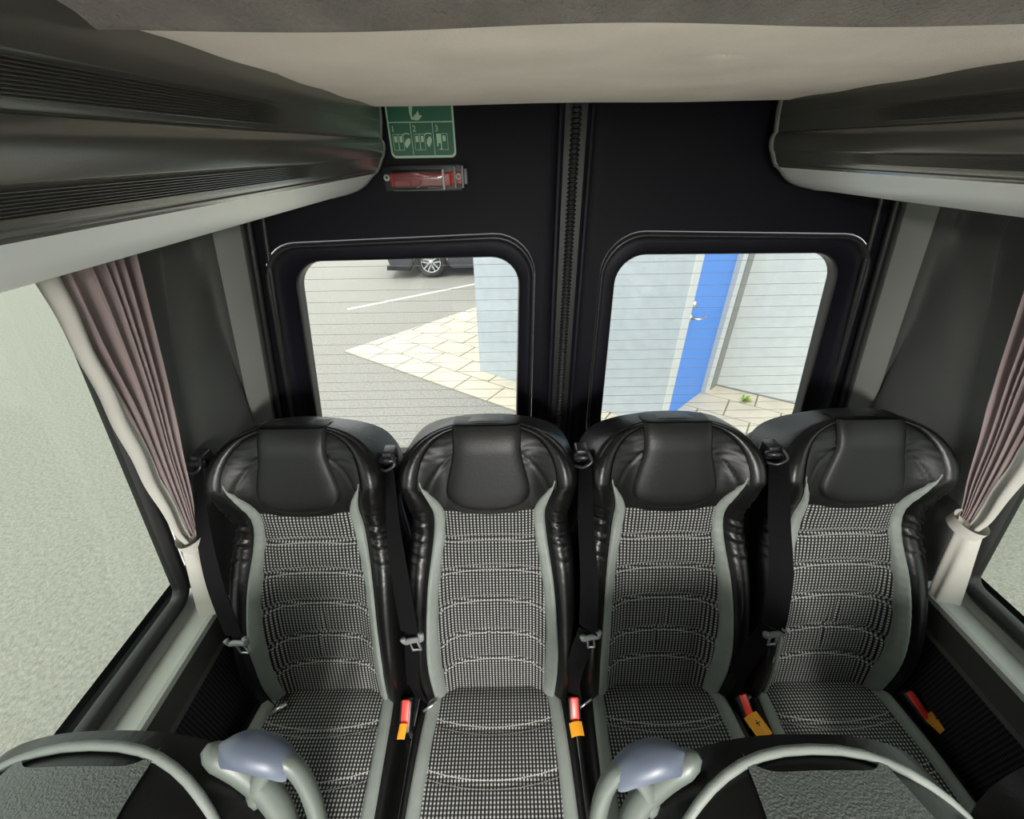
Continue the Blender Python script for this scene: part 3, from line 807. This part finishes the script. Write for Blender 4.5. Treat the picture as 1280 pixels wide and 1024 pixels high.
def make_cushion(root):
    # local: x across, p forward (toward -y), z up from seam level; root origin at seam
    CI = [(-.03, .140), (0, .145), (.05, .152), (.15, .160), (.3, .166), (.47, .166)]
    CG = [(-.03, .170), (0, .176), (.05, .184), (.15, .191), (.3, .197), (.47, .197)]
    def top(u, p): 
        r = abs(u)
        return .012*ss(p/.2)+.012*ss((r-.13)/.05)-.11*max(0, (p-.40)/.10)**2-.02*ss((.05-p)/.09)
    CQ = [.095, .205, .315]; CA = [.022, .022, .020]
    def uvp(a, b):
        p = lerp(-.035, .485, b); h = crom(CI, min(p, .47)); return (2*a-1)*h, p, h
    def ins(a, b):
        u, p, h = uvp(a, b); d = dist_seam(u, p, CQ, CA, h)
        gr = .006*math.exp(-(abs(d)/.008)**1.4)
        return Vector((u, -p, top(u, p)+.008*(1-abs(2*a-1)**8)-gr))
    grid('seat_insert', ins, 51, 120, 'insert', root, {'UVMap': lambda a, b: (uvp(a, b)[0]+.5, uvp(a, b)[1]+.5), 'quilt': lambda a, b: (uvp(a, b)[0], abs(dist_seam(*uvp(a, b)[:2], CQ, CA, uvp(a, b)[2])))}, flip=True)
    for s in (-1, 1):
        def tr(a, b):
            p = lerp(-.02, .50, b); q = min(p, .47); u = lerp(crom(CI, q)-.001, crom(CG, q)+.001, a)
            return Vector((s*u, -p, top(u, p)+.007*(1-abs(2*a-1)**4)))
        grid('seat_trim', tr, 11, 60, 'sage', root, flip=s > 0)
        def bo(a, b):
            p = lerp(-.03, .50, b); q = min(p, .47); i = crom(CG, q); o = .224
            th = a*PI/2; u = lerp(i, o, math.sin(th)**.8) if th > 0 else i
            z = top(i, p)-.003
            z = z-(.13)*(1-math.cos(th)**.6) + .004*math.sin(PI*a)
            return Vector((s*u, -p, z))
        grid('seat_bolster', bo, 18, 50, 'leather', root, flip=s > 0)
    # pan under it with a sloping front, and the frame to the floor
    box('seat_base', (-.20, -.47, -.17), (.20, .06, -.04), 'blackplastic', root, .02)
    fr = box('seat_frame', (-.17, -.40, -.469), (.17, -.02, -.17), 'blackplastic', root, .01)
def make_buckle_and_belts(root): pass

seatX = [-.688, -.222, .236, .696]
names_s = ['leftmost rear bench seat beside the left curtain', 'second rear bench seat from the left, in front of the left rear window',
           'third rear bench seat from the left, in front of the right rear window', 'rightmost rear bench seat beside the right curtain']
seat0 = thing('coach_seat', 'high-back seat, '+names_s[0], 'seat', (seatX[0], -.592, .47), 0, 'rear bench seats')
make_backrest(seat0); make_shell(seat0, 'shell'); make_cushion(seat0)
for i in (1, 2, 3):
    c = copy_tree(seat0); c.location = (seatX[i], -.592, .47); c['label'] = 'high-back seat, '+names_s[i]

# front seats, seen from above: felt back, sage piping, pebbled head pad
def front_seat(x, y, z, label, handle_side):
    t = thing('coach_seat', label, 'seat', (x, y, z), 0, 'seats in the row ahead')
    make_backrest(t, True)
    make_shell(t, 'shellcloth', .08); make_cushion(t)
    # piping round the head
    pts = []
    for k in range(61):
        q = lerp(.12, .88, k/60); s = -1 if q < .5 else 1; kk = 1-abs(2*q-1)
        if kk < .70: v = lerp(-.06, .640, kk/.70); pts.append(P3(s*(crom(TW, v)*.985), v, .035))
        else:
            an = (kk-.70)/.30*PI/2; pts.append(P3(s*.218*max(math.cos(an), 0)**(2/2.35), .640+.163*math.sin(an)**(2/2.35), lerp(.035, -.034, math.sin(an)**2)))
    tube('piping', pts, .0062, 'sage', t, 10)
    for q_ in (-1, 1): tube('wing_trim', [P3(q_*crom([(.56, .135), (.66, .15), (.76, .125)], v), v, base(.15, v)+.008) for v in [.56+.02*k for k in range(11)]], .009, 'sage', t, 8)
    s = handle_side
    if not s: return t
    # grab handle on the aisle shoulder
    A0 = P3(s*.155, .770, -.045); 
    base_pts = smooth_path([P3(s*.150, .792, -.035), P3(s*.200, .745, -.035), P3(s*.234, .68, -.035), P3(s*.240, .58, -.035)], 14)
    hb = tube('grab_handle', base_pts, .018, 'sageplastic', t, 12, radii=[.006, .014]+[.018]*(len(base_pts)-2), flat=.9)
    loop = smooth_path([P3(s*.210, .700, -.03), P3(s*.222, .742, -.035), P3(s*.248, .762, -.04), P3(s*.272, .735, -.04), P3(s*.284, .66, -.04), P3(s*.280, .56, -.04), P3(s*.238, .50, -.04)], 30)
    tube('loop', loop, .0125, 'sageplastic', hb, 10, flat=1.3)
    def capf(a, b):
        u0 = crom([(0, .165), (.5, .215), (1, .262)], b); 
        c = Vector((u0, .0, 0)); 
        v0 = crom([(0, .800), (.35, .808), (.7, .795), (1, .772)], b); th = (a-.5)*PI*1.1
        ww = .026*math.sin(max(.05, b)*PI*.92)**.4
        return P3(s*(u0+.004*math.cos(th)), v0-.026+.020*math.cos(th), -.040+ww*math.sin(th))
    grid('handle_cap', capf, 15, 24, 'bluegrey', hb, flip=s < 0)
    return t
front_seat(-.745, -1.262, .358, 'pebbled leather seat top with sage piping at the lower left corner of the picture', 1)
front_seat(.240, -1.275, .345, 'pebbled leather seat top with sage piping at the lower right of the picture', -1)
front_seat(.735, -1.29, .345, 'seat at the right wall in the row ahead, hardly showing at the lower right corner', 0)

# ------------------------------------------------------------------ belts, tongues, buckles
def ribbon(name, pts, wid, wdirs, m, parent, thick=.0014):
    V = []; 
    for i, p in enumerate(pts):
        wd = wdirs(i/(len(pts)-1)); d = (pts[min(i+1, len(pts)-1)]-pts[max(i-1, 0)]).normalized(); nr = d.cross(wd).normalized()
        for a, b in ((-1, -1), (1, -1), (1, 1), (-1, 1)): V.append(p+wd*(a*wid/2)+nr*(b*thick/2))
    n = len(pts); F = grid_faces(4, n, True)+[(0, 3, 2, 1), (4*n-4, 4*n-3, 4*n-2, 4*n-1)]
    return pyd(name, V, F, m, parent, False)
labels_b = ['at the far left against the side wall', 'between the first and second rear seats', 'between the two middle rear seats', 'between the third and fourth rear seats']
gx = [-.925, -.462, .008, .474]; tx = [-.822, -.405, .018, .455]
for i in range(4):
    o = Vector((gx[i], -.40, 1.13))
    belt = thing('seat_belt', 'black seat belt with hanging tongue, '+labels_b[i], 'seat belt', o, 0, 'rear bench seat belts')
    L = lambda x, y, z: Vector((x, y, z))-o
    T = Vector((tx[i], -.635, .80))
    d1 = Vector((T.x-gx[i], 0, 0))
    pts = smooth_path([L(gx[i], -.37, 1.15), L(gx[i]+.006, -.405, 1.13), L(lerp(gx[i], T.x, .28), -.49, 1.03), L(lerp(gx[i], T.x, .62), -.57, .93), L(T.x-.006, -.628, .815)], 30)
    def wdir(t):
        a = lerp([.7, 1.2, 1.25, 1.25][i], [.15, .35, .75, .75][i], ss(t*1.3)); return Vector((math.cos(a), math.sin(a)*-1, .10)).normalized()
    ribbon('webbing', pts, .050, wdir, 'webbing', belt)
    pts = smooth_path([L(T.x-.004, -.622, .80), L(T.x-.018, -.625, .70), L(T.x-.03, -.632, .58), L(T.x-.018, -.64, .50)], 20)
    ribbon('lap_webbing', pts, .046, lambda t: Vector((math.cos(.5), -math.sin(.5), .1)).normalized(), 'webbing', belt)
    # guide at shoulder
    g_ = box('belt_guide', (-.016, .012, -.004), (.016, .05, .035), 'blackplastic', belt, .006)
    tube('guide_bolt', [(-.02, .012, .016), (.022, .006, .018)], .008, 'blackplastic', g_, 10)
    tube('guide_loop', smooth_path([(-.02, .0, .0), (0, -.012, .004), (.02, -.008, .018), (.012, .01, .034)], 12), .0045, 'blackplastic', g_, 8)
    # tongue: grey moulded bar with steel plate and hole
    c = T-o
    rz = [-.1, .55, .95, 1.05][i]
    ax = Vector((math.cos(.35), -math.sin(.35)*.6, [.32, .55, .6, .6][i])).normalized()*([1, .85, .6, .55][i])
    dn_ = Vector((.12, -.06, -1)).normalized()
    bar = smooth_path([c-ax*.036+dn_*-.006, c-ax*.030+dn_*.007, c-ax*.012+dn_*.004, c+ax*.012+dn_*.003, c+ax*.030+dn_*.002, c+ax*.036+dn_*-.016], 20)
    tg = tube('tongue', bar, .0075, 'greyplastic', belt, 10, flat=.8)
    a0 = c+dn_*.006; hx = ax.normalized()*.0125*[1, .9, .6, .55][i]
    plate = [a0-hx*1.0, a0-hx*1.15+dn_*.036, a0-hx*.8+dn_*.036, a0+hx*.8+dn_*.036, a0+hx*1.15+dn_*.036, a0+hx*1.0]
    tube('tongue_plate', smooth_path(plate, 16)+[plate[0]], .0028, 'chrome', tg, 6)
    # steel end fitting next to the cushion
    tube('anchor_bracket', [L(T.x-.010, -.665, .492), L(T.x+.028, -.645, .500)], .006 if i == 0 else .0035, 'chrome', belt, 8)

bx_ = [-.461, -.004, .460, .922]; blab = ['between the first and second rear seats', 'between the two middle rear seats', 'between the third and fourth rear seats', 'right of the rightmost rear seat by the side panel']
byaw = [-.02, .0, .25, .3]
for i in range(4):
    b = thing('belt_buckle', 'red belt buckle with yellow tag, '+blab[i], 'belt buckle', (bx_[i], -.672, .492), byaw[i], 'rear bench belt buckles'); b.scale = (1.25, 1.2, 1.2)
    rot = Matrix.Rotation(-.45, 3, 'X')
    tl = Matrix.Rotation(math.radians([38, 38, 34, 22][i]), 3, 'X')
    hs = box('housing', (-.013, -.032, -.014), (.013, .032, .006), 'blackplastic', b, .004, tl)
    box('release_button', (-.0085, -.026, .003), (.0085, .026, .010), 'red', b, .003, tl)
    tube('stalk', [(0, .0, -.02), (0, -.005, -.09)], .011, 'blackplastic', b, 8)
    yt = thing_tag = box('tag', (-.5, -.5, -.5), (.5, .5, .5), 'yellow', b, 0)
    # folded yellow tag with a small cross mark
    sz = [(.010, .014), (.017, .013), (.022, .022), (.026, .016)][i]; me = yt.data
    me.clear_geometry()
    n0 = Vector(([0, 0, .004, .014][i], -.033, -.006)); ang = [0, .1, .1, .1][i]
    V = []; nx_, ny_ = 6, 6
    for zt_ in (0, .0018):
        for j in range(ny_+1):
            for k in range(nx_+1):
                a, q = (k/nx_-.5)*2*sz[0], (j/ny_-.5)*2*sz[1]
                x = a*math.cos(ang)-q*math.sin(ang); y = a*math.sin(ang)+q*math.cos(ang)
                V.append(n0+Vector((x*.8, y, .004*math.cos(a*120)+zt_+.006)))
    nn_ = (nx_+1)*(ny_+1)
    F = [f for f in grid_faces(nx_+1, ny_+1)]; F2 = [tuple(nn_+k for k in f) for f in F]; F1 = [f[::-1] for f in F]
    ed = [k for k in range(nx_+1)]+[j*(nx_+1)+nx_ for j in range(1, ny_+1)]+[ny_*(nx_+1)+k for k in range(nx_-1, -1, -1)]+[j*(nx_+1) for j in range(ny_-1, 0, -1)]
    FE = [(ed[k], ed[(k+1) % len(ed)], nn_+ed[(k+1) % len(ed)], nn_+ed[k]) for k in range(len(ed))]
    me.from_pydata(V, [], F1+F2+FE); me.update(); yt['label'] = 'yellow tag'
    if i >= 2:
        text('plus_mark', '+', .022, n0+Vector((-.007, -.006, .0125)), 'black', yt, (0, 0, ang))

# ------------------------------------------------------------------ curtains
for s in (-1, 1):
    side = 'left' if s < 0 else 'right'
    ct = thing('curtain', 'mauve pleated curtain with cream edge tied back at the %s side window' % side, 'curtain', (s*.95, -.46, 1.0))
    o = Vector((s*.95, -.46, 1.0))
    RE = [(1.0, -.459), (1.09, -.428), (1.2, -.395), (1.357, -.338), (1.586, -.281), (1.72, -.25)]
    WE = [(1.0, -.512), (1.036, -.517), (1.18, -.512), (1.387, -.494), (1.5, -.485), (1.72, -.478)]
    LE = [(1.0, -.490), (1.044, -.486), (1.25, -.466), (1.45, -.452), (1.6, -.438), (1.72, -.43)]
    def cl(a, b):
        z = lerp(1.0, 1.70, b); y = lerp(crom(RE, z), crom(LE, z)+.003, a)
        sp = abs(crom(RE, z)-crom(LE, z))
        amp = .0045+.012*ss(b*1.1)
        ph = 2*PI*(6.6*a+.16*math.sin(2.3*b*PI+a*5)+.30*math.sin(a*11+1.1)+.12*math.sin(a*23+b*4))
        x = amp*math.sin(ph)+amp*.35*math.sin(2.1*ph+1)
        y += .25*amp*math.cos(ph)*sp*8
        xin = .945-.012*b
        return Vector((s*(xin+x), y, z))-o
    grid('pleats', cl, 150, 60, 'mauve', ct, flip=s > 0)
    def ln(a, b):
        z = lerp(1.0, 1.70, b); y = lerp(crom(LE, z), crom(WE, z), a)
        return Vector((s*(.938-.012*b+.006*math.sin(a*PI*2+b*3)+.002*math.sin(b*30)), y, z))-o
    grid('lining', ln, 16, 50, 'lining', ct, flip=s > 0)
    def tail(a, b):
        z = lerp(1.0, .785+.022*a, b); y0 = lerp(-.461, -.519, b); y1 = lerp(-.522, -.578, b)
        y = lerp(y0, y1, a)
        th = a*2*PI
        x = .940-.034*math.sin(a*PI)*(.75+.25*b)+.005*math.sin(a*PI*4+b*2)*(b+.3)
        return Vector((s*x, y, z))-o
    grid('tail', tail, 36, 26, 'lining', ct, flip=s > 0)
    grid('tail', lambda a, b: (Vector((s*.012*math.sin(a*PI), 0, 0))+tail(1-a, b)+Vector((s*.018*math.sin(a*PI), 0, 0))), 20, 10, 'lining', ct, flip=s > 0)
    V = []
    tb = grid('tie_band', lambda a, b: Vector((s*(.932+.030*math.cos(2*PI*a)), -.4905+.036*math.sin(2*PI*a)-.02*(b-.5)*.3, 1.0+(b-.5)*.028+.006*math.sin(2*PI*a)))-o, 32, 4, 'lining', ct, close=True)
# parcel space behind the seats
sh = box('trim_4', (-.9, -.16, .3), (.9, -.03, .46), 'shellcloth', None, .01); tag(sh, kind='structure')
